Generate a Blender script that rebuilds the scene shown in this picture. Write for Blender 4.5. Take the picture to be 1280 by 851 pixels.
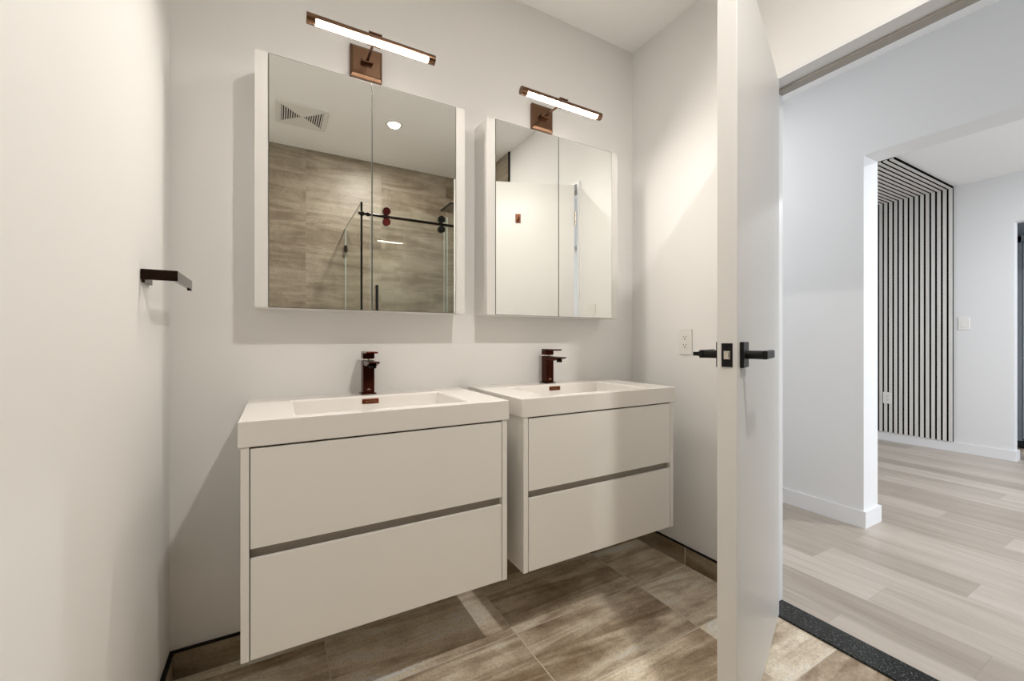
import bpy, bmesh, math, random
from mathutils import Vector, Matrix
R = math.radians
random.seed(7)
for o in list(bpy.data.objects): bpy.data.objects.remove(o)
sc = bpy.context.scene
COL = sc.collection

# ------------------------------------------------------------------ camera
cd = bpy.data.cameras.new('camera'); cam = bpy.data.objects.new('camera', cd); COL.objects.link(cam)
cd.sensor_width = 36; cd.lens = 523.33 / 1280 * 36; cd.clip_start = 0.01
cd.shift_y = -1.2 / 1280
cam.location = (0, 0, 1.06); cam.rotation_euler = (R(90), 0, R(-29.36))
sc.camera = cam

# ------------------------------------------------------------------ world, daylight, exposure
EXPOSURE = 0.80
BAR_EMIT = 120.0
DOWN_W = 11.5
WARM = (1.0, 0.955, 0.90)
DAY = (0.88, 0.94, 1.0)
W = bpy.data.worlds.new('sky'); sc.world = W; W.use_nodes = True
bg = W.node_tree.nodes['Background']; bg.inputs[0].default_value = (0.75, 0.85, 1, 1); bg.inputs[1].default_value = 1.0
sc.view_settings.view_transform = 'Standard'; sc.view_settings.look = 'None'
sc.view_settings.exposure = EXPOSURE; sc.view_settings.gamma = 1; sc.view_settings.use_curve_mapping = False

def area(name, loc, rot, sx, sy, power, color, shape='RECTANGLE', spread=180):
    l = bpy.data.lights.new(name, 'AREA'); l.shape = shape; l.size = sx; l.size_y = sy
    l.energy = power; l.color = color; l.spread = R(spread)
    o = bpy.data.objects.new(name, l); COL.objects.link(o); o.location = loc; o.rotation_euler = rot
    return o
# daylight through the living room windows, plus unseen fill lamps added around it
area('window_daylight', (4.3, -2.93, 1.45), (R(90), 0, 0), 2.2, 1.7, 23, DAY)
area('living_fill_lamp', (4.15, -.15, 2.499), (0, 0, 0), 0.12, 0.12, 25, (.95, .97, 1.0), 'DISK')  # unseen lamp added to light the living room and slats
area('hall_fill_daylight', (2.33, -2.43, 1.5), (R(90), 0, 0), 0.8, 1.5, 8, DAY)  # unseen window light added to brighten the hall
area('hall_fill_lamp', (2.15, 1.95, 2.600), (0, 0, 0), 0.12, 0.12, 4.6, (.93, .96, 1.0), 'DISK')  # unseen lamp added to brighten the hall wall without lighting the door face
area('bedroom_fill_lamp', (6.2, -0.8, 1.5), (R(90), 0, 0), 0.6, 1.0, 5, DAY)  # unseen area lamp standing inside the windowless far room
# recessed ceiling lamp of the bathroom (its trim and lens are built further down)
area('downlight_lamp', (0.74, 0.02, 2.600), (0, 0, 0), 0.07, 0.07, DOWN_W, WARM, 'DISK')

# ------------------------------------------------------------------ materials
def srgb(r, g, b):
    f = lambda c: (c/12.92 if c <= .04045 else ((c+.055)/1.055)**2.4)
    return (f(r/255), f(g/255), f(b/255), 1)
class NT:
    def __init__(s, name):
        s.m = bpy.data.materials.new(name); s.m.use_nodes = True; s.t = s.m.node_tree; s.n = s.t.nodes; s.l = s.t.links
        s.b = s.n['Principled BSDF']
    def new(s, typ, **k):
        n = s.n.new(typ)
        for a, v in k.items(): setattr(n, a, v)
        return n
    def put(s, sock, v):
        if isinstance(v, (int, float)): sock.default_value = v
        elif isinstance(v, tuple): sock.default_value = v
        else: s.l.new(v, sock)
    def math(s, op, a, b=0.0, c=None):
        n = s.new('ShaderNodeMath', operation=op); s.put(n.inputs[0], a); s.put(n.inputs[1], b)
        if c is not None: s.put(n.inputs[2], c)
        return n.outputs[0]
    def xyz(s):
        g = s.new('ShaderNodeNewGeometry'); q = s.new('ShaderNodeSeparateXYZ'); s.l.new(g.outputs['Position'], q.inputs[0]); return q.outputs
    def comb(s, a, b, c=0.0):
        n = s.new('ShaderNodeCombineXYZ'); s.put(n.inputs[0], a); s.put(n.inputs[1], b); s.put(n.inputs[2], c); return n.outputs[0]
    def noise(s, vec, scale, detail=4, rough=.55, dist=0.0):
        n = s.new('ShaderNodeTexNoise'); s.l.new(vec, n.inputs['Vector']); n.inputs['Scale'].default_value = scale
        n.inputs['Detail'].default_value = detail; n.inputs['Roughness'].default_value = rough; n.inputs['Distortion'].default_value = dist
        return n.outputs[0]
    def ramp(s, f, pts):
        n = s.new('ShaderNodeValToRGB'); s.l.new(f, n.inputs[0]); e = n.color_ramp.elements
        while len(e) > 1: e.remove(e[0])
        e[0].position = pts[0][0]; e[0].color = pts[0][1]
        for p, c in pts[1:]: q = e.new(p); q.color = c
        return n.outputs[0]
    def mix(s, f, a, b, mode='MIX'):
        n = s.new('ShaderNodeMix', data_type='RGBA', blend_type=mode); s.put(n.inputs[0], f); s.put(n.inputs[6], a); s.put(n.inputs[7], b); return n.outputs[2]
    def bump(s, h, st, d=.002):
        n = s.new('ShaderNodeBump'); s.l.new(h, n.inputs['Height']); n.inputs['Strength'].default_value = st; n.inputs['Distance'].default_value = d
        s.l.new(n.outputs[0], s.b.inputs['Normal'])
def plain(name, col, rough=.5, metal=0.0, bump=0.0, bscale=200, spec=.5, vary=0.0, coat=0.0):
    t = NT(name); b = t.b
    b.inputs['Base Color'].default_value = col; b.inputs['Roughness'].default_value = rough
    b.inputs['Metallic'].default_value = metal; b.inputs['Specular IOR Level'].default_value = spec
    b.inputs['Coat Weight'].default_value = coat
    tc = t.new('ShaderNodeTexCoord').outputs['Object']
    if vary:
        f = t.noise(tc, 3.0, 3)
        c2 = tuple(max(0, min(1, x*(1-vary))) for x in col[:3]) + (1,)
        t.l.new(t.mix(f, c2, col), b.inputs['Base Color'])
    if bump: t.bump(t.noise(tc, bscale, 3), bump)
    return t.m
M = {}
M['wall'] = plain('wall_paint', (.87, .86, .845, 1), .75, bump=.05, bscale=260, spec=.25, vary=.015)
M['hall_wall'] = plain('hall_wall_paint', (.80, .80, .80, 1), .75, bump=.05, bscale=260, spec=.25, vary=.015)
M['ceiling'] = plain('ceiling_paint', (.965, .96, .95, 1), .85, bump=.04, bscale=260, spec=.2, vary=.01)
M['trim_white'] = plain('trim_paint', (.84, .84, .85, 1), .4, vary=.01)
M['door_paint'] = plain('door_paint', (.80, .79, .77, 1), .38, vary=.015)
M['lacquer'] = plain('white_lacquer', (.87, .845, .805, 1), .32, vary=.01, spec=.4)
M['lacquer_dim'] = plain('shaded_channel_lacquer', (.36, .32, .27, 1), .5, vary=.02)  # white lacquer darkened, the recess shade put into its colour
M['acrylic'] = plain('white_acrylic_stone', (.86, .825, .785, 1), .22, vary=.01)
M['cab_white'] = plain('cabinet_white', (.82, .80, .775, 1), .35, vary=.01)
M['gap'] = plain('painted_gap_shade', (.05, .04, .035, 1), .8, vary=.1)  # dark colour standing in for the shade inside the drawer gaps
M['bronze'] = plain('dark_red_bronze', (.060, .016, .010, 1), .20, 1.0, vary=.2)
M['bronze_light'] = plain('brushed_copper_bronze', (.24, .140, .088, 1), .24, 1.0, vary=.25)
M['hook'] = plain('brown_bronze', (.16, .055, .022, 1), .45, .6, vary=.2)
M['overflow'] = plain('copper_cover', (.20, .055, .025, 1), .3, 1.0, vary=.3)
M['black'] = plain('matte_black_metal', (.004, .004, .004, 1), .42, .0, vary=.2, spec=.3)
M['black_satin'] = plain('satin_black_metal', (.022, .017, .014, 1), .25, .9, vary=.2)
M['towel_metal'] = plain('polished_black_bronze', (.022, .013, .009, 1), .14, 1.0, vary=.2)
M['roller_red'] = plain('dark_maroon_metal', (.06, .008, .007, 1), .25, .9, vary=.2)
M['chrome'] = plain('satin_nickel', (.72, .68, .6, 1), .25, 1.0, vary=.1)
M['plastic'] = plain('outlet_plastic', (.84, .82, .79, 1), .35, vary=.01)
M['slot'] = plain('outlet_slot_dark', (.02, .02, .02, 1), .7, vary=.1)
M['mirror'] = plain('mirror_silver', (.93, .94, .92, 1), .0, 1.0, vary=.005)
M['mirror_edge'] = plain('mirror_edge_glass', (.12, .12, .10, 1), .4, .2, vary=.1)
M['felt'] = plain('black_felt_backing', (.003, .003, .003, 1), 1.0, bump=.3, bscale=900, vary=.3, spec=.05)
M['grey_paint'] = plain('cool_grey_paint', (.30, .33, .36, 1), .6, vary=.03)
M['dark_metal'] = plain('dark_edge_trim', (.008, .007, .006, 1), .6, 0, vary=.2, spec=.2)
M['vent_white'] = plain('vent_enamel', (.84, .82, .79, 1), .4, vary=.01)
M['duct'] = plain('duct_dark', (.03, .022, .02, 1), .8, vary=.2)

def emissive(name, col, st):
    t = NT(name); t.b.inputs['Base Color'].default_value = (.9, .9, .9, 1)
    t.b.inputs['Emission Color'].default_value = tuple(col) + (1,); t.b.inputs['Emission Strength'].default_value = st
    return t.m
M['led'] = emissive('led_diffuser', (1.0, .945, .865), BAR_EMIT)
M['lens'] = emissive('downlight_lens', (1.0, .95, .88), 6.0)

def glass(name, ior):
    t = NT(name); t.n.remove(t.b)
    out = t.n['Material Output']
    tr = t.new('ShaderNodeBsdfTransparent'); tr.inputs[0].default_value = (.955, .975, .96, 1)
    gl = t.new('ShaderNodeBsdfGlossy'); gl.inputs['Roughness'].default_value = 0.0; gl.inputs[0].default_value = (1, 1, 1, 1)
    fr = t.new('ShaderNodeFresnel'); fr.inputs[0].default_value = ior
    mx = t.new('ShaderNodeMixShader'); t.l.new(t.math('MULTIPLY', fr.outputs[0], t.math('SUBTRACT', 1.0, t.new('ShaderNodeNewGeometry').outputs['Backfacing'])), mx.inputs[0]); t.l.new(tr.outputs[0], mx.inputs[1]); t.l.new(gl.outputs[0], mx.inputs[2])
    t.l.new(mx.outputs[0], out.inputs[0]); return t.m
M['glass'] = glass('shower_glass', 1.7); M['glass_side'] = glass('clear_side_glass', 1.35)
M['glass_edge'] = plain('polished_glass_edge', (.50, .58, .55, 1), .15, vary=.05)

def tile(name, ua, va, u0, v0, lift=1.0, cont=1.25, tint=(1, 1, 1), tw=.605, th=.302, gcol=(.80, .73, .62, 1), gw=.0030):
    """porcelain stone-look tile; ua/va = world axes (0,1,2) along the long / short side"""
    t = NT(name); p = t.xyz(); u = p[ua]; v = p[va]
    gu = t.math('DIVIDE', t.math('SUBTRACT', u, u0), tw); gv = t.math('DIVIDE', t.math('SUBTRACT', v, v0), th)
    iu = t.math('FLOOR', gu); iv = t.math('FLOOR', gv); fu = t.math('FRACT', gu); fv = t.math('FRACT', gv)
    du = t.math('MULTIPLY', t.math('MINIMUM', fu, t.math('SUBTRACT', 1.0, fu)), tw)
    dv = t.math('MULTIPLY', t.math('MINIMUM', fv, t.math('SUBTRACT', 1.0, fv)), th)
    d = t.math('MINIMUM', du, dv); grout = t.math('LESS_THAN', d, gw/2*1.3)
    wn = t.new('ShaderNodeTexWhiteNoise', noise_dimensions='3D'); t.l.new(t.comb(iu, iv, 3.7), wn.inputs['Vector'])
    off = wn.outputs['Value']; offc = t.math('MULTIPLY', off, 37.0)
    vec = t.comb(t.math('ADD', t.math('MULTIPLY', u, .85), offc), t.math('ADD', t.math('MULTIPLY', v, 6.0), offc), offc)
    streak = t.noise(vec, 1.7, 6, .62, .9)
    cloud = t.noise(t.comb(t.math('ADD', u, offc), v, offc), 5.5, 7, .65, .3)
    speck = t.noise(t.comb(u, v, off), 120, 3, .7)
    f = t.math('ADD', t.math('MULTIPLY', streak, .65), t.math('MULTIPLY', cloud, .35))
    f = t.math('ADD', f, t.math('MULTIPLY', t.math('SUBTRACT', off, .5), .07))
    f = t.math('ADD', t.math('MULTIPLY', t.math('SUBTRACT', f, .5), cont), .515)
    k = lambda a, b, c: (min(a*lift*tint[0], .9), min(b*lift*tint[1], .9), min(c*lift*tint[2], .9), 1)
    c = t.ramp(f, [(.33, k(.130, .094, .062)), (.44, k(.225, .182, .137)), (.52, k(.325, .282, .230)), (.61, k(.43, .39, .335)), (.70, k(.54, .50, .445))])
    sp = t.ramp(speck, [(.32, (.80, .78, .76, 1)), (.55, (1.05, 1.05, 1.04, 1))])
    c = t.mix(1.0, c, sp, 'MULTIPLY')
    c = t.mix(grout, c, gcol)
    t.l.new(c, t.b.inputs['Base Color']); t.b.inputs['Roughness'].default_value = .42
    h = t.math('SUBTRACT', t.math('MULTIPLY', cloud, .3), grout); t.bump(h, .25, .001)
    return t.m
M['tile_floor'] = tile('stone_look_floor_tile', 0, 1, .148, .705, 2.15, 1.3, (1, .975, .93))
M['tile_back'] = tile('stone_look_wall_tile', 0, 2, .209, 1.50, .80, .85, (1, .95, .84), .60, .302, gcol=(.27, .22, .165, 1), gw=.0015)
M['tile_right'] = tile('stone_look_shower_tile', 1, 2, .035, 1.50, .80, .85, (1, .95, .84), .60, .302, gcol=(.27, .22, .165, 1), gw=.0015)
M['tile_bx'] = tile('stone_look_skirting_tile', 0, 2, .148, -.1, .9, 1.0, (1, .92, .78))
M['tile_by'] = tile('stone_look_side_skirting_tile', 1, 2, 1.318, -.1, .9, 1.0, (1, .92, .78))

def planks():
    t = NT('pale_oak_planks'); p = t.xyz(); w = .19; L = 1.22
    gx = t.math('DIVIDE', t.math('SUBTRACT', p[0], 2.28), w); ix = t.math('FLOOR', gx); fx = t.math('FRACT', gx)
    wn = t.new('ShaderNodeTexWhiteNoise', noise_dimensions='1D'); t.l.new(t.math('ADD', ix, 11.3), wn.inputs['W'])
    gy = t.math('DIVIDE', t.math('ADD', p[1], t.math('MULTIPLY', wn.outputs['Value'], L)), L); iy = t.math('FLOOR', gy); fy = t.math('FRACT', gy)
    w2 = t.new('ShaderNodeTexWhiteNoise', noise_dimensions='3D'); t.l.new(t.comb(ix, iy, 1.0), w2.inputs['Vector']); r = w2.outputs['Value']
    rr = t.math('MULTIPLY', r, 29.0)
    g1 = t.noise(t.comb(t.math('ADD', t.math('MULTIPLY', p[0], 14.0), rr), t.math('ADD', t.math('MULTIPLY', p[1], .9), rr), rr), 1.6, 6, .6, .6)
    g2 = t.noise(t.comb(t.math('MULTIPLY', p[0], 60.0), t.math('MULTIPLY', p[1], 2.5), rr), 3.0, 3, .6)
    f = t.math('ADD', t.math('MULTIPLY', g1, .55), t.math('ADD', t.math('MULTIPLY', r, .30), .05)); f = t.math('ADD', f, t.math('MULTIPLY', g2, .12))
    c = t.ramp(f, [(.22, (.285, .235, .19, 1)), (.45, (.40, .345, .29, 1)), (.62, (.50, .44, .38, 1)), (.85, (.60, .54, .475, 1))])
    ex = t.math('MULTIPLY', t.math('MINIMUM', fx, t.math('SUBTRACT', 1.0, fx)), w); ey = t.math('MULTIPLY', t.math('MINIMUM', fy, t.math('SUBTRACT', 1.0, fy)), L)
    gap = t.math('LESS_THAN', t.math('MINIMUM', ex, ey), .0007)
    c = t.mix(t.math('MULTIPLY', gap, .35), c, (.15, .12, .10, 1))
    t.l.new(c, t.b.inputs['Base Color']); t.b.inputs['Roughness'].default_value = .38; t.bump(g2, .08, .001)
    return t.m
M['planks'] = planks()
def granite():
    t = NT('black_speckled_granite'); tc = t.new('ShaderNodeTexCoord').outputs['Object']
    n = t.noise(tc, 230, 4, .75); big = t.noise(tc, 9, 3)
    c = t.ramp(n, [(.0, (.004, .005, .005, 1)), (.575, (.006, .007, .007, 1)), (.63, (.14, .15, .15, 1)), (.70, (.45, .45, .45, 1))])
    c = t.mix(t.math('MULTIPLY', big, .12), c, (.10, .12, .10, 1))
    t.l.new(c, t.b.inputs['Base Color']); t.b.inputs['Roughness'].default_value = .25; t.b.inputs['Specular IOR Level'].default_value = .3; return t.m
M['granite'] = granite()
def slatwood():
    t = NT('pale_grey_oak_slat'); p = t.xyz()
    n = t.noise(t.comb(t.math('MULTIPLY', p[0], 4.0), t.math('MULTIPLY', p[1], 40.0), t.math('MULTIPLY', p[2], 1.2)), 2.0, 4)
    t.l.new(t.ramp(n, [(.3, (.66, .635, .60, 1)), (.7, (.78, .76, .73, 1))]), t.b.inputs['Base Color']); t.b.inputs['Roughness'].default_value = .55; return t.m
M['slat'] = slatwood()

# ------------------------------------------------------------------ mesh helpers
class MB:
    def __init__(s): s.bm = bmesh.new()
    def box(s, x0, x1, y0, y1, z0, z1, mat=None):
        r = bmesh.ops.create_cube(s.bm, size=1.0)
        for v in r['verts']:
            v.co = Vector(((x0+x1)/2 + v.co.x*(x1-x0), (y0+y1)/2 + v.co.y*(y1-y0), (z0+z1)/2 + v.co.z*(z1-z0)))
            if mat: v.co = mat @ v.co
        return s
    def cyl(s, a, b, r, n=32, r2=None):
        a, b = Vector(a), Vector(b); d = b - a
        q = d.to_track_quat('Z', 'Y').to_matrix().to_4x4()
        bmesh.ops.create_cone(s.bm, cap_ends=True, segments=n, radius1=r, radius2=r if r2 is None else r2, depth=d.length, matrix=Matrix.Translation((a+b)/2) @ q)
        return s
    def prism(s, pts, axis, a, b):
        """closed 2-D outline pts extruded from a to b along axis"""
        def mk(p, t):
            c = [0, 0, 0]; k = [i for i in range(3) if i != axis]; c[k[0]] = p[0]; c[k[1]] = p[1]; c[axis] = t; return s.bm.verts.new(c)
        A = [mk(p, a) for p in pts]; B = [mk(p, b) for p in pts]; n = len(pts)
        s.bm.faces.new(A); s.bm.faces.new(B[::-1])
        for i in range(n): s.bm.faces.new((A[i], B[i], B[(i+1) % n], A[(i+1) % n]))
        return s
    def tube(s, pts, r, n=16):
        for i in range(len(pts)-1): s.cyl(pts[i], pts[i+1], r, n)
        for p in pts[1:-1]: bmesh.ops.create_uvsphere(s.bm, u_segments=n, v_segments=8, radius=r, matrix=Matrix.Translation(p))
        return s
    def build(s, name, mat, parent=None, bevel=0.0, smooth=False, seg=2, loc=None):
        bmesh.ops.recalc_face_normals(s.bm, faces=s.bm.faces)
        me = bpy.data.meshes.new(name); s.bm.to_mesh(me); s.bm.free(); me.materials.append(mat)
        if smooth:
            for f in me.polygons: f.use_smooth = True
        o = bpy.data.objects.new(name, me); COL.objects.link(o)
        if parent: o.parent = parent
        if loc: o.location = loc
        if smooth:
            es = o.modifiers.new('edge', 'EDGE_SPLIT'); es.split_angle = R(35)
        if bevel:
            b = o.modifiers.new('bevel', 'BEVEL'); b.width = bevel; b.segments = seg; b.limit_method = 'ANGLE'; b.angle_limit = R(40); b.harden_normals = False
        return o
def tag(o, label, cat, group=None, kind=None):
    o['label'] = label; o['category'] = cat
    if group: o['group'] = group
    if kind: o['kind'] = kind
    return o
def thing(name, loc, label, cat, group=None, rz=0, kind=None):
    o = bpy.data.objects.new(name, None); COL.objects.link(o); o.empty_display_size = .05
    o.location = loc; o.rotation_euler = (0, 0, rz); return tag(o, label, cat, group, kind)
def copy_tree(o, parent=None):
    c = o.copy(); COL.objects.link(c)
    if parent: c.parent = parent
    for ch in [x for x in bpy.data.objects if x.parent == o]: copy_tree(ch, c)
    return c
def struct(name, mb, mat, label, cat, bevel=0.0):
    return tag(mb.build(name, mat, bevel=bevel), label, cat, kind='structure')

# ------------------------------------------------------------------ dimensions (metres, camera stands over the origin)
XL, XR, YW, YB, ZC = -.290, 1.685, 1.660, -.730, 2.613
XH0 = 1.784                      # hall face of the bathroom's side wall
JY1, JY0, DH = .944, .165, 2.056  # doorway
XO0, XO1, OY1, OY0, OZ = 2.885, 3.062, 1.085, -.70, 2.098   # wide opening in the hall wall
XF, ZL = 5.60, 2.513             # far wall with the slats, its ceiling
FY, FZ = 1.033, 2.086            # doorway in the far wall

# ------------------------------------------------------------------ setting
struct('wall_vanity', MB().box(XL-.1, XH0, YW, YW+.1, 0, ZC), M['wall'], 'off-white painted wall behind the two floating vanities', 'wall')
struct('wall_left', MB().box(XL-.1, XL, YB-.1, YW, 0, ZC), M['wall'], 'off-white painted wall at the left carrying the short towel bar', 'wall')
struct('wall_shower', MB().box(XL, XH0, YB-.1, YB, 0, ZC), M['tile_back'], 'stone-look tiled back wall seen in the left mirror', 'wall')
m = MB().box(XR, XH0, JY1, YW, 0, ZC).box(XR, XH0, YB, JY0, 0, ZC).box(XR, XH0, JY0, JY1, DH, ZC)
struct('wall_right', m, M['wall'], 'off-white side wall with the open doorway to the hall', 'wall')
struct('trim_1', MB().box(XR-.010, XR-.0005, YB+.001, .030, .001, ZC-.001), M['tile_right'], 'stone-look tile facing on the side wall inside the shower', 'wall tile')
struct('trim_2', MB().box(XR-.014, XR-.0005, .0305, .043, .001, ZC-.001), M['dark_metal'], 'black metal edge strip ending the shower wall tile', 'edge trim')
struct('floor', MB().box(XL-.1, 1.672, YB-.1, YW+.1, -.08, 0).box(1.672, XR, JY1+.015, YW+.1, -.08, 0), M['tile_floor'], 'bathroom floor of brown stone-look rectangular tiles', 'floor')
struct('ceiling', MB().box(XL-.1, XH0, YB-.1, YW+.1, ZC, ZC+.08), M['ceiling'], 'flat white ceiling of the bathroom', 'ceiling')
# skirting tiles with black edge strips
struct('baseboard_vanity', MB().box(XL+.011, XR-.011, YW-.010, YW-.0005, .0005, .083), M['tile_bx'], 'tile skirting along the wall under the vanities', 'baseboard')
struct('baseboard_right', MB().box(XR-.010, XR-.0005, JY1+.02, YW-.001, .0005, .083), M['tile_by'], 'tile skirting along the side wall beside the right vanity', 'baseboard')
struct('baseboard_left', MB().box(XL+.0005, XL+.010, YB+.001, YW-.001, .0005, .083), M['tile_by'], 'tile skirting at the foot of the left wall', 'baseboard')
m = MB().box(XL+.0005, XR-.0005, YW-.012, YW-.0005, .0835, .0885).box(XR-.012, XR-.0005, JY1+.02, YW-.012, .0835, .0885).box(XL+.0005, XL+.012, YB+.001, YW-.012, .0835, .0885)
struct('trim_3', m, M['dark_metal'], 'thin black edge strip on top of the tile skirting', 'edge trim')
# doorway lining
m = MB().box(1.672, 1.790, JY1-.0005, JY1+.014, 0.001, DH+.014).box(1.672, 1.790, JY0-.014, JY0+.0005, 0.001, DH+.014).box(1.672, 1.790, JY0+.001, JY1-.001, DH-.0005, DH+.014)
struct('trim_4', m, M['trim_white'], 'white lining around the bathroom doorway', 'door frame')
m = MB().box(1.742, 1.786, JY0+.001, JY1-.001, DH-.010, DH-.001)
struct('trim_9', MB().box(1.742, 1.786, JY1-.004, JY1-.001, .009, DH-.011).box(1.742, 1.786, JY0+.001, JY0+.010, .009, DH-.011), M['trim_white'], 'white door stop on the sides of the bathroom door frame', 'door stop')
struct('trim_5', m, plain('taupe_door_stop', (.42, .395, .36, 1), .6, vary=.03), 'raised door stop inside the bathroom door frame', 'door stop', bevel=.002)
struct('trim_6', MB().box(1.6722, 1.786, JY0+.001, JY1-.001, -.06, .007), M['granite'], 'black speckled granite threshold between tile and wood floor', 'threshold', bevel=.002)

# hallway and rooms beyond
HY0, HY1, HZ = -2.5, 2.3, 2.613
struct('floor_hall', MB().box(1.7862, 6.05, -3.1, 3.1, -.08, 0), M['planks'], 'pale oak plank floor of the hallway and living room', 'floor')
struct('floor_bedroom', MB().box(6.051, 7.2, -1.2, 2.2, -.08, 0), M['tile_floor'], 'brown floor of the room beyond the far doorway', 'floor')
struct('wall_hall_end', MB().box(XH0, XO0, HY1, HY1+.1, 0, HZ), M['hall_wall'], 'white wall closing the hallway', 'wall')
m = MB().box(XH0-.1, XO1, HY0-.1, HY0, 0, .7).box(XH0-.1, XO1, HY0-.1, HY0, 2.3, HZ).box(XH0-.1, 1.9, HY0-.1, HY0, .7, 2.3).box(2.76, XO1, HY0-.1, HY0, .7, 2.3)
struct('wall_hall_added_opening', m, M['hall_wall'], 'white hallway wall with an added window opening', 'wall')  # opening added to go with the unseen hall daylight lamp
struct('wall_hall_bath', MB().box(XH0-.1, XH0, HY0, YB-.1, 0, HZ).box(XH0-.1, XH0, YW+.1, HY1+.1, 0, HZ), M['hall_wall'], 'white hallway wall continuing past the bathroom', 'wall')
m = MB().box(XO0, XO1, OY1, 3.0, 0, HZ).box(XO0, XO1, HY0, OY0, 0, HZ).box(XO0, XO1, OY0, OY1, OZ, HZ)
struct('wall_hall', m, M['hall_wall'], 'white hallway wall with the wide cased-free opening', 'wall')
struct('ceiling_hall', MB().box(XH0, XO1, HY0-.1, HY1+.1, HZ, HZ+.08), M['ceiling'], 'white hallway ceiling', 'ceiling')
m = MB().box(XO0-.014, XO0-.0005, OY1-.0005, HY1-.001, .0005, .094).box(XO0-.014, XO1+.014, OY1-.014, OY1-.0005, .0005, .094).box(XO1+.0005, XO1+.014, OY1-.0005, 2.99, .0005, .094)
struct('baseboard_hall', m, M['trim_white'], 'white baseboard wrapping the end of the hallway wall', 'baseboard')
m = MB().box(XF, XF+.095, FY, 3.0, 0, ZL).box(XF, XF+.095, -3.0, .10, 0, ZL).box(XF, XF+.095, .10, FY, FZ, ZL)
struct('wall_far', m, M['hall_wall'], 'white far wall beside the slatted panel', 'wall')
struct('wall_living_back', MB().box(XO1, XF, 3.0, 3.1, 0, ZL), M['hall_wall'], 'white wall of the living room behind the hallway wall', 'wall')
m = MB().box(XO1, XF, -3.1, -3.0, 0, .6).box(XO1, XF, -3.1, -3.0, 2.3, ZL).box(XO1, 3.2, -3.1, -3.0, .6, 2.3).box(5.4, XF, -3.1, -3.0, .6, 2.3)
struct('wall_living_window', m, M['hall_wall'], 'white living room wall with a wide window opening', 'wall')
struct('ceiling_living', MB().box(XO1, XF+.095, -3.1, 3.1, ZL, ZL+.08), M['ceiling'], 'white living room ceiling', 'ceiling')
m = MB().box(XF-.014, XF-.0005, FY-.0005, 2.99, .0005, .090).box(XF-.014, XF+.107, FY-.014, FY-.0005, .0005, .090)
struct('baseboard_far', m, M['trim_white'], 'white baseboard below the slatted panel and far wall', 'baseboard')
# room beyond the far doorway
struct('wall_bedroom_left', MB().box(XF+.095, 7.2, 1.75, 1.85, 0, 2.5), M['grey_paint'], 'grey side wall of the room past the far doorway', 'wall')
struct('wall_bedroom_back', MB().box(6.75, 6.85, -1.2, 1.75, 0, 2.5), M['grey_paint'], 'grey back wall of the room past the far doorway', 'wall')
struct('wall_bedroom_right', MB().box(XF+.095, 6.75, -1.3, -1.2, 0, 2.5), M['grey_paint'], 'grey right wall of the room past the far doorway', 'wall')
struct('ceiling_bedroom', MB().box(XF+.0955, 6.85, -1.3, 1.85, 2.5, 2.58), M['ceiling'], 'ceiling of the room past the far doorway', 'ceiling')
d2 = thing('door_2', (6.72, .78, 0), 'grey closed door glimpsed through the far doorway at the right edge', 'door', kind='structure')
MB().box(-.02, .02, -.38, .40, .035, 2.055).build('door_panel', plain('pale_grey_door_paint', (.42, .46, .48, 1), .5, vary=.03), d2, bevel=.003)
MB().box(-.03, .028, .405, .50, 0, 2.13).box(-.03, .028, -.47, -.385, 0, 2.13).box(-.03, .028, -.47, .50, 2.06, 2.13).build('door_casing', M['grey_paint'], d2, bevel=.003)
MB().box(-.040, -.0305, .437, .470, .998, 1.058).build('strike_plate', M['black'], d2, bevel=.001)
struct('trim_7', MB().box(6.33, 6.66, -.3, 1.7, .0005, .02), M['dark_metal'], 'black threshold in front of the grey far door', 'threshold')

# ------------------------------------------------------------------ bathroom door, swung open
s_, c_ = math.sin(R(68.29)), math.cos(R(68.29))
# local frame: x runs from latch edge (0) to hinge edge (.762), y from hall face (0) to bathroom face (.045)
ang = math.atan2(c_, s_)
d1 = thing('door_1', (1.6735-.762*s_, .8935-.762*c_, 0), 'white slab door standing open, black lever handles on its edge', 'door', rz=ang, kind='structure')
MB().box(0, .762, 0, .045, .012, 2.045).build('door_panel', M['door_paint'], d1, bevel=.0015)
hz = 1.022
pl = MB().box(-.0015, -.0001, .010, .035, hz-.029, hz+.029).build('latch_plate', M['black'], d1, bevel=.0006)
m = MB()
m.prism([(.0155, hz-.010), (.0295, hz-.010), (.0295, hz+.010), (.0155, hz+.010)], 0, -.0022, -.0016)
m.prism([(-.012, .017), (-.0022, .017), (-.0022, .028)], 2, hz-.008, hz+.008)
m.build('latch_bolt', M['chrome'], pl, bevel=.0005)
for dz in (-.022, .022):
    MB().cyl((-.0024, .0225, hz+dz), (-.0013, .0225, hz+dz), .0035, 16).build('screw', M['black_satin'], pl, smooth=True)
def lever(side):
    y0 = 0 if side < 0 else .045
    k = side
    def Y(a): return y0 + k*a
    q = MB(); ys = sorted((Y(.0003), Y(.009))); q.box(.030, .094, ys[0], ys[1], hz-.032, hz+.032); q.build('handle_rosette', M['black'], d1, bevel=.0012)
    q = MB(); q.cyl((.062, Y(.009), hz), (.062, Y(.050), hz), .0105, 24); h = q.build('handle_neck', M['black'], d1, smooth=True)
    q = MB(); ys = sorted((Y(.044), Y(.056))); q.box(.051, .175, ys[0], ys[1], hz-.0105, hz+.0105); q.build('lever', M['black'], h, bevel=.003)
    if side > 0:
        q = MB(); q.cyl((.062, Y(.056), hz), (.062, Y(.062), hz), .006, 20); q.box(.0605, .0635, *sorted((Y(.062), Y(.073))), hz-.005, hz+.005); q.build('privacy_turn', M['black'], h)
lever(-1); lever(1)
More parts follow.
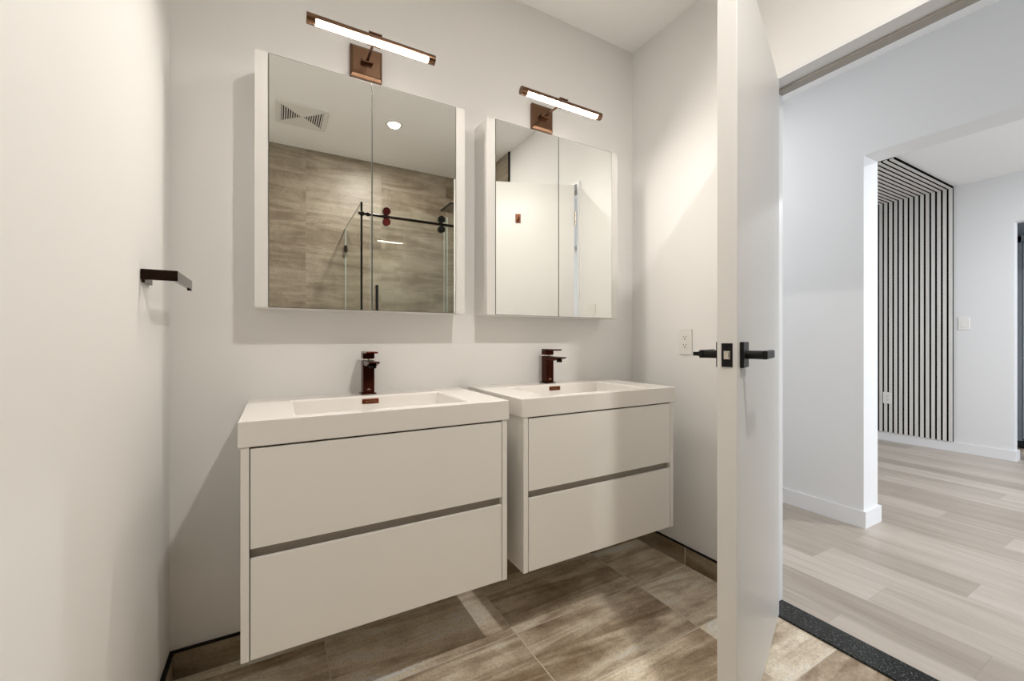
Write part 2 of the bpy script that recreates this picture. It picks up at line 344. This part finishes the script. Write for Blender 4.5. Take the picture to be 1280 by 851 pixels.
for z in (.25, 1.05, 1.83):
    hg = MB().cyl((.768, .049, z-.045), (.768, .049, z+.045), .005, 16).box(.7625, .7650, .010, .0455, z-.045, z+.045).build('hinge', M['chrome'], d1, smooth=True)
ck = MB().box(.382, .414, .0455, .051, 1.79, 1.845).build('coat_hook', M['hook'], d1, bevel=.001)
MB().tube([(.398, .051, 1.805), (.398, .072, 1.803), (.398, .080, 1.822)], .0055, 12).build('hook_peg', M['hook'], ck, smooth=True)

# ------------------------------------------------------------------ floating vanities
VY = 1.206; VD = YW - VY          # front plane, depth
def make_vanity():
    # root at the cabinet's front left foot, x to the right, y towards the wall
    r = thing('vanity_cabinet', (-.0762, VY, .273), '', 'vanity cabinet', 'white floating vanity cabinets')
    w = .7362; h = .5235; t = .018; D = VD - .001
    m = MB().box(0, t, 0, D, 0, h).box(w-t, w, 0, D, 0, h).box(t, w-t, .022, D, 0, .016).box(t, w-t, D-.014, D, .016, h).box(t, w-t, .024, .034, .016, h)
    m.build('carcass', M['lacquer'], r, bevel=.0008)
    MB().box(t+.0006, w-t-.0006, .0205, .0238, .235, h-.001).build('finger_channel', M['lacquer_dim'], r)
    # drawer fronts; the lower one has a sloped finger pull along its top edge
    f = t + .0022
    MB().prism([(0, 0.0012), (.019, .0012), (.019, .243), (.010, .2485), (0, .2485)], 0, f, w-f).build('drawer', M['lacquer'], r, bevel=.001)
    MB().box(f, w-f, 0, .019, .2735, h-.0045).build('drawer', M['lacquer'], r, bevel=.001)
    MB().box(t-.0002, f-.0004, .006, .010, .002, h-.003).box(f, w-f, .006, .012, h-.0042, h-.0004).build('shadow_gap', M['gap'], r)
    return r
v1 = make_vanity(); v1['label'] = 'white floating two-drawer vanity cabinet at left, nearer the camera'
v2 = copy_tree(v1); v2.location.x += .7993; v2['label'] = 'white floating two-drawer vanity cabinet at right, beside the side wall'

def make_basin():
    r = thing('sink_top', (-.0819, 1.2022, .7968), '', 'sink', 'white integrated sink tops')
    w = .7481; D = YW - 1.2022 - .0008; H = .0638
    bx0, bx1, by0, by1 = .122, w-.122, .043, .352
    bm = bmesh.new()
    def ring(x0, x1, y0, y1, z, n=None): return [bm.verts.new(p) for p in ((x0, y0, z), (x1, y0, z), (x1, y1, z), (x0, y1, z))]
    ob = ring(0, w, 0, D, 0); ot = ring(0, w, 0, D, H); it = ring(bx0, bx1, by0, by1, H)
    i1 = ring(bx0+.004, bx1-.004, by0+.004, by1-.004, H-.006)
    i2 = ring(bx0+.012, bx1-.012, by0+.012, by1-.008, .010); i3 = ring(bx0+.06, bx1-.06, by0+.05, by1-.035, .005)
    def band(a, b):
        for i in range(4): bm.faces.new((a[i], a[(i+1) % 4], b[(i+1) % 4], b[i]))
    band(ob, ot); band(ot, it); band(it, i1); band(i1, i2); band(i2, i3); bm.faces.new(i3); bm.faces.new(ob)
    m = MB(); m.bm.free(); m.bm = bm
    m.build('basin', M['acrylic'], r, bevel=.003, seg=3)
    ov = MB().box(w/2-.0285, w/2+.0285, by1-.0085, by1-.0045, H-.0285, H-.0115).build('overflow_cover', M['overflow'], r, bevel=.001)
    MB().box(w/2-.020, w/2+.020, by1-.0100, by1-.0088, H-.0215, H-.0185).build('overflow_slot', M['bronze_light'], ov)
    MB().cyl((w/2, .20, .0052), (w/2, .20, .011), .031, 32).build('drain_cover', M['overflow'], r, smooth=True)
    return r
b1 = make_basin(); b1['label'] = 'white rectangular sink top on the left vanity cabinet'
b2 = copy_tree(b1); b2.location.x += .7993; b2['label'] = 'white rectangular sink top on the right vanity cabinet'

def make_faucet():
    r = thing('faucet', (.2935, 1.607, .8612), '', 'faucet', 'bronze single-lever faucets')
    MB().box(-.026, .026, -.026, .026, 0, .0045).build('base_plate', M['bronze'], r, bevel=.0012)
    bd = MB().box(-.0205, .0205, -.0205, .0205, .0045, .1235).build('body', M['bronze'], r, bevel=.003)
    # small pale maker's emblem low on the body front
    e = MB()
    e.prism([(-.007, .0160), (.007, .0160), (.0035, .0190), (.0015, .0185), (0, .0235), (-.0015, .0185), (-.0035, .0190)], 1, -.0214, -.0206)
    e.build('emblem', M['chrome'], bd)
    sp = MB().prism([(-.0200, .106), (-.075, .1045), (-.118, .1165), (-.122, .1215), (-.0200, .1228)], 0, -.019, .019).build('spout', M['bronze'], r, bevel=.0015)
    MB().cyl((0, -.092, .0985), (0, -.092, .108), .0125, 24).build('aerator', M['black_satin'], sp, smooth=True)
    MB().cyl((0, .0, .1235), (0, .0, .129), .016, 28).build('cartridge_collar', M['chrome'], r, smooth=True)
    lv = MB().box(-.0205, .0205, -.0195, .0205, .1285, .1485).build('lever_block', M['bronze'], r, bevel=.002)
    MB().box(-.0205, .0205, -.082, .0215, .1490, .1555).build('lever', M['bronze'], lv, bevel=.0015)
    return r
f1 = make_faucet(); f1['label'] = 'dark bronze single-lever faucet standing on the left sink top'
f2 = copy_tree(f1); f2.location.x += .7993; f2['label'] = 'dark bronze single-lever faucet standing on the right sink top'

# ------------------------------------------------------------------ mirror cabinets
MY = 1.534; MZ0, MZ1 = 1.1618, 1.9692
def make_mirror():
    r = thing('mirror_cabinet', (-.060, MY, MZ0), '', 'mirror cabinet', 'white mirrored wall cabinets')
    w = .709; h = MZ1-MZ0; D = YW-MY-.0008; a, b = .038, .671; mid = (a+b)/2
    MB().box(0, w, .0045, D, 0, h).box(0, a-.0012, .0008, .0046, 0, h).box(b+.0012, w, .0008, .0046, 0, h).build('cabinet_body', M['cab_white'], r, bevel=.0008)
    for x0, x1 in ((a, mid-.0011), (mid+.0011, b)):
        dd = MB().box(x0, x1, .0006, .0042, .0006, h-.0006).build('mirror_door', M['mirror_edge'], r)
        MB().box(x0+.0012, x1-.0012, -.0002, .0005, .0018, h-.0022).build('mirror_glass', M['mirror'], dd)
    return r
m1 = make_mirror(); m1['label'] = 'white two-door mirrored cabinet above the left vanity, reflecting tiles'
m2 = copy_tree(m1); m2.location.x += .8080; m2['label'] = 'white two-door mirrored cabinet above the right vanity, reflecting the door'

# ------------------------------------------------------------------ LED bars above the mirrors
def make_bar():
    r = thing('vanity_light', (.295, YW-.0008, 2.0995), '', 'wall light', 'copper-toned LED bar wall lights')
    w = .058
    m = MB()
    bm = m.bm
    # square wall plate with chamfered rim
    def ring(a, y): return [bm.verts.new(p) for p in ((-a, y, -a-.0015), (a, y, -a-.0015), (a, y, a), (-a, y, a))]
    r0 = ring(w, 0); r1 = ring(w, -.016); r2 = ring(w-.009, -.024)
    bm.faces.new(r0)
    for A, B in ((r0, r1), (r1, r2)):
        for i in range(4): bm.faces.new((A[i], A[(i+1) % 4], B[(i+1) % 4], B[i]))
    bm.faces.new(r2)
    m.build('wall_plate', M['bronze_light'], r, bevel=.0008)
    kn = MB().box(-.021, .021, -.043, -.0245, -.0085, .0065).build('arm_block', M['bronze_light'], r, bevel=.002)
    YC, ZCc = -.176+.0, -.0135        # tube axis relative to the root (y = 1.484)
    MB().cyl((0, -.043, -.001), (0, -.1585, -.006), .0048, 16).build('arm', M['bronze_light'], r, smooth=True)
    MB().box(-.022, .022, YC-.010, YC+.021, ZCc+.0165, ZCc+.0215).box(-.022, .022, YC+.0168, YC+.021, ZCc-.010, ZCc+.0215).build('mounting_clip', M['bronze_light'], r, bevel=.0012)
    # tube housing: open arc looking down and forward, full ends
    R_, L = .0168, .212
    a0, a1 = 150, 380       # degrees of the closed arc in the y-z plane, 0 = +y, 90 = +z
    def arc(s0, s1, rad, n): return [(YC + rad*math.cos(R(s0+(s1-s0)*i/n)), ZCc + rad*math.sin(R(s0+(s1-s0)*i/n))) for i in range(n+1)]
    A0, A1 = -83, 196
    prof = arc(A0, A1, R_, 28) + arc(A1, A0, R_-.002, 28)
    MB().prism(prof, 0, -L+.026, L-.026).build('lamp_housing', M['bronze_light'], r, smooth=True)
    prof = arc(A1+2, A0+358, R_-.0012, 24)
    MB().prism(prof, 0, -L+.026, L-.026).build('diffuser', M['led'], r, smooth=True)
    for sgn in (-1, 1):
        MB().cyl((sgn*(L-.0262), YC, ZCc), (sgn*L, YC, ZCc), R_, 36).build('end_cap', M['bronze_light'], r, smooth=True)
    return r
l1 = make_bar(); l1['label'] = 'lit bar light with copper wall plate above the left mirror'
l2 = copy_tree(l1); l2.location.x += .794; l2['label'] = 'lit bar light with copper wall plate above the right mirror'

# ------------------------------------------------------------------ towel holder on the left wall
tb = thing('towel_holder', (XL, 1.333, 1.207), 'small L-shaped polished black towel holder mounted on the left wall', 'towel holder')
m = MB().prism([(.001, 0), (.073, 0), (.073, .207), (.063, .207), (.063, .010), (.001, .010)], 2, 0, .026)
m.build('rail', M['towel_metal'], tb, bevel=.0008)
MB().box(.063, .073, .190, .207, -.004, -.0002).build('end_lip', M['towel_metal'], tb, bevel=.0006)
MB().box(.0008, .007, .0101, .085, -.006, .026).build('wall_mount', M['towel_metal'], tb, bevel=.0008)

# ------------------------------------------------------------------ outlets and switches (plate faces local -x)
def outlet(name, loc, label, slots=True, switches=1, rz=0, w=.072, h=.118, cat='outlet'):
    r = thing(name, loc, label, cat, rz=rz)
    MB().box(-.006, -.0006, -w/2, w/2, -h/2, h/2).build('cover_plate', M['plastic'], r, bevel=.0018)
    if slots:
        bl = MB().box(-.0075, -.0062, -.0175, .0175, -.0345, .0345).build('receptacle', M['plastic'], r, bevel=.0008)
        for z in (-.019, .019):
            m = MB().box(-.0080, -.00755, -.0085, -.006, z+.001, z+.009).box(-.0080, -.00755, .006, .0085, z+.001, z+.0085).cyl((-.0080, 0, z-.006), (-.00755, 0, z-.006), .0032, 14)
            m.build('socket_slots', M['slot'], bl)
    else:
        for i in range(switches):
            y = (i-(switches-1)/2)*.046
            rk = MB().prism([(-.0062, -.033), (-.0100, -.033), (-.0072, 0), (-.0062, .033)], 1, y-.016, y+.016).build('rocker', M['plastic'], r, bevel=.0006)
    return r
outlet('power_outlet', (XR, 1.3205, 1.049), 'white duplex outlet on the side wall beside the door edge')
outlet('light_switch', (XR, 1.075, 1.215), 'white rocker switch near the doorway, seen only in the right mirror', slots=False, cat='switch')
outlet('light_switch', (XF, 1.339, 1.212), 'white rocker switch on the far wall right of the slats', slots=False, w=.075, cat='switch')
outlet('power_outlet', (XF-.0245, 1.893, .450), 'small white outlet set low on the slatted wall panel')

# ------------------------------------------------------------------ slatted panels
def slat_panel(name, label, wall):
    r = thing(name, (XF-.001, 1.408, .091) if wall else (4.262, 1.408, ZL-.001), label, 'slat panel', 'acoustic slat panels')
    b = MB(); s = MB(); n = 28; p = .0405
    if wall:
        H = ZL - .091 - .003
        b.box(-.012, 0, 0, n*p, 0, H)
        for i in range(n): s.box(-.022, -.0121, i*p+.0005, i*p+.0275, 0, H-.011)
    else:
        L = XF-.026-4.262
        b.box(0, L, 0, n*p, -.012, 0)
        for i in range(n): s.box(0, L, i*p+.0005, i*p+.0275, -.022, -.0121)
    b.build('felt_backing', M['felt'], r); so = s.build('slats', M['slat'], r)
    so.data.materials.append(M['felt'])
    for f in so.data.polygons:
        if abs(f.normal.y) > .9: f.material_index = 1
slat_panel('slat_panel', 'pale wood slat panel with black gaps covering the far wall', True)
slat_panel('slat_panel', 'pale wood slat panel with black gaps turning onto the ceiling', False)

# ------------------------------------------------------------------ shower seen in the mirrors
GY = .038; GX = .512; GZ = 2.008
sg = thing('shower_screen', (GX, GY, .012), 'frameless glass side panel of the shower with black corner post, seen in mirror', 'shower screen')
MB().box(-.004, .004, YB+.004-GY, -.008, 0, GZ-.012).build('glass_panel', M['glass_side'], sg)
MB().box(-.0045, .0045, -.010, -.0085, 0, GZ-.012).box(-.0045, .0045, YB+.002-GY, YB+.004-GY, 0, GZ-.012).box(-.0045, .0045, YB+.004-GY, -.008, GZ-.0119, GZ-.0105).build('glass_edge', M['glass_edge'], sg)
MB().box(-.006, .006, -.007, .006, -.011, GZ-.010).build('corner_post', M['dark_metal'], sg)
MB().box(-.012, .012, YB+.003-GY, YB+.045-GY, 1.79, 1.84).build('glass_clamp', M['black_satin'], sg, bevel=.001)
sd = thing('shower_door', (.566, GY+.014, .02), 'sliding glass shower door hung on a black rail, seen in the left mirror', 'shower door')
DW = .565
MB().box(0, DW, -.004, .004, 0, 1.968).build('glass_panel', M['glass'], sd)
MB().box(-.0015, -.0001, -.0045, .0045, 0, 1.968).box(DW+.0001, DW+.0015, -.0045, .0045, 0, 1.968).build('glass_edge', M['glass_edge'], sd)
for x, mt in ((.108, M['roller_red']), (.513, M['black'])):
    for z in (1.866, 1.940):
        w_ = MB().cyl((x, .005, z), (x, .028, z), .0265, 36).build('roller', mt, sd, smooth=True, bevel=.002)
        MB().cyl((x, .0285, z), (x, .033, z), .010, 20).build('roller_cap', mt, w_, smooth=True)
MB().tube([(.040, .012, 1.06), (.040, .034, 1.06), (.040, .034, 1.41), (.040, .012, 1.41)], .0095, 14).cyl((.040, .0045, 1.36), (.040, .034, 1.36), .006, 12).build('handle', M['black'], sd, smooth=True)
fg = thing('shower_screen', (1.115, GY-.008, .012), 'fixed front glass pane beside the sliding shower door, seen in mirror', 'shower screen')
MB().box(0, XR-.016-1.115, -.004, .004, 0, 1.985).build('glass_panel', M['glass'], fg)
MB().box(-.0015, -.0001, -.0045, .0045, 0, 1.985).build('glass_edge', M['glass_edge'], fg)
rl = thing('shower_rail', (.485, GY+.030, 1.923), 'black horizontal rail carrying the sliding shower door rollers', 'shower rail')
MB().cyl((0, 0, 0), (XR-.486, 0, 0), .0095, 20).build('rail_tube', M['black_satin'], rl, smooth=True)
for x in (.020, .055, .170): MB().cyl((x, 0, 0), (x+.016, 0, 0), .0150, 24).build('rail_collar', M['black_satin'], rl, smooth=True)
MB().cyl((.020, -.0235, 0), (.020, 0, 0), .008, 14).build('rail_clamp', M['black_satin'], rl, smooth=True)
sh = thing('rain_shower', (XR-.011, -.33, 2.22), 'square black rain shower head on an arm, glimpsed in mirror', 'shower head')
MB().tube([(0, 0, 0), (-.30, 0, .02), (-.30, 0, -.02)], .010, 14).build('shower_arm', M['black_satin'], sh, smooth=True)
pt = MB().box(-.42, -.18, -.12, .12, -.034, -.022).build('spray_plate', M['black'], sh, bevel=.002)
m = MB()
for i in range(9): m.box(-.41, -.19, -.105+i*.025, -.095+i*.025, -.0355, -.0342)
m.build('nozzle_strips', M['chrome'], pt)
kb = MB().box(GX-.04, XR-.016, GY-.04, GY+.06, .0005, .010)
struct('trim_8', kb, M['granite'], 'low black sill under the shower door', 'sill')

# ------------------------------------------------------------------ ceiling vent and downlight
vt = thing('ceiling_vent', (.155, -.18, ZC-.0005), 'square white four-way ceiling vent, seen in the left mirror', 'vent')
a, b = .160, .128
MB().box(-a, a, b, a, -.010, 0).box(-a, a, -a, -b, -.010, 0).box(-a, -b, -b, b, -.010, 0).box(b, a, -b, b, -.010, 0).build('vent_frame', M['vent_white'], vt, bevel=.003)
MB().box(-b, b, -b, b, -.0012, -.0002).build('duct_opening', M['duct'], vt)
m = MB(); n = 9; st = b/n
for k in range(n):
    r0 = b - k*st; hl = r0 - .004
    for sgn in (-1, 1):
        x = sgn*(r0 - st*.5)
        m.box(x-.0032, x+.0032, -hl+.006, hl-.006, -.0088, -.0015) if hl > .008 else None
        y = sgn*(r0 - st*.5)
        m.box(-hl+.002, hl-.002, y-st*.46, y+st*.46, -.0080, -.0060) if hl > .008 else None
m.build('louvres', M['vent_white'], vt)
m = MB()
for q in (45, 135): m.box(-b*1.40, b*1.40, -.004, .004, -.0098, -.0060, Matrix.Rotation(R(q), 4, 'Z'))
m.build('vent_cross_ribs', M['vent_white'], vt)
dl = thing('ceiling_light', (.74, .02, ZC-.0005), 'round recessed ceiling light, seen lit in the left mirror', 'ceiling light')
m = MB(); bm = m.bm; N = 48
rings = []
for rr, z in ((.062, -.0002), (.062, -.004), (.044, -.007), (.042, -.0002)):
    rings.append([bm.verts.new((rr*math.cos(2*math.pi*i/N), rr*math.sin(2*math.pi*i/N), z)) for i in range(N)])
for A, B in zip(rings, rings[1:]+rings[:1]):
    for i in range(N): bm.faces.new((A[i], A[(i+1) % N], B[(i+1) % N], B[i]))
m.build('trim_ring', M['vent_white'], dl, smooth=True)
MB().cyl((0, 0, -.0050), (0, 0, -.0008), .0415, 40).build('lens', M['lens'], dl, smooth=True)

d2l = copy_tree(dl); d2l.location = (2.15, 1.95, 2.6125); d2l['label'] = 'round recessed ceiling light added to brighten the hallway, hidden behind the open door'  # unseen fixture added around the hall fill lamp
d3l = copy_tree(dl); d3l.location = (4.15, -.15, 2.5125); d3l['label'] = 'round recessed ceiling light added as living room fill, outside the frame'  # unseen fixture added around the living room fill lamp
for o_ in (dl, d2l, d3l): o_['group'] = 'recessed ceiling lights'
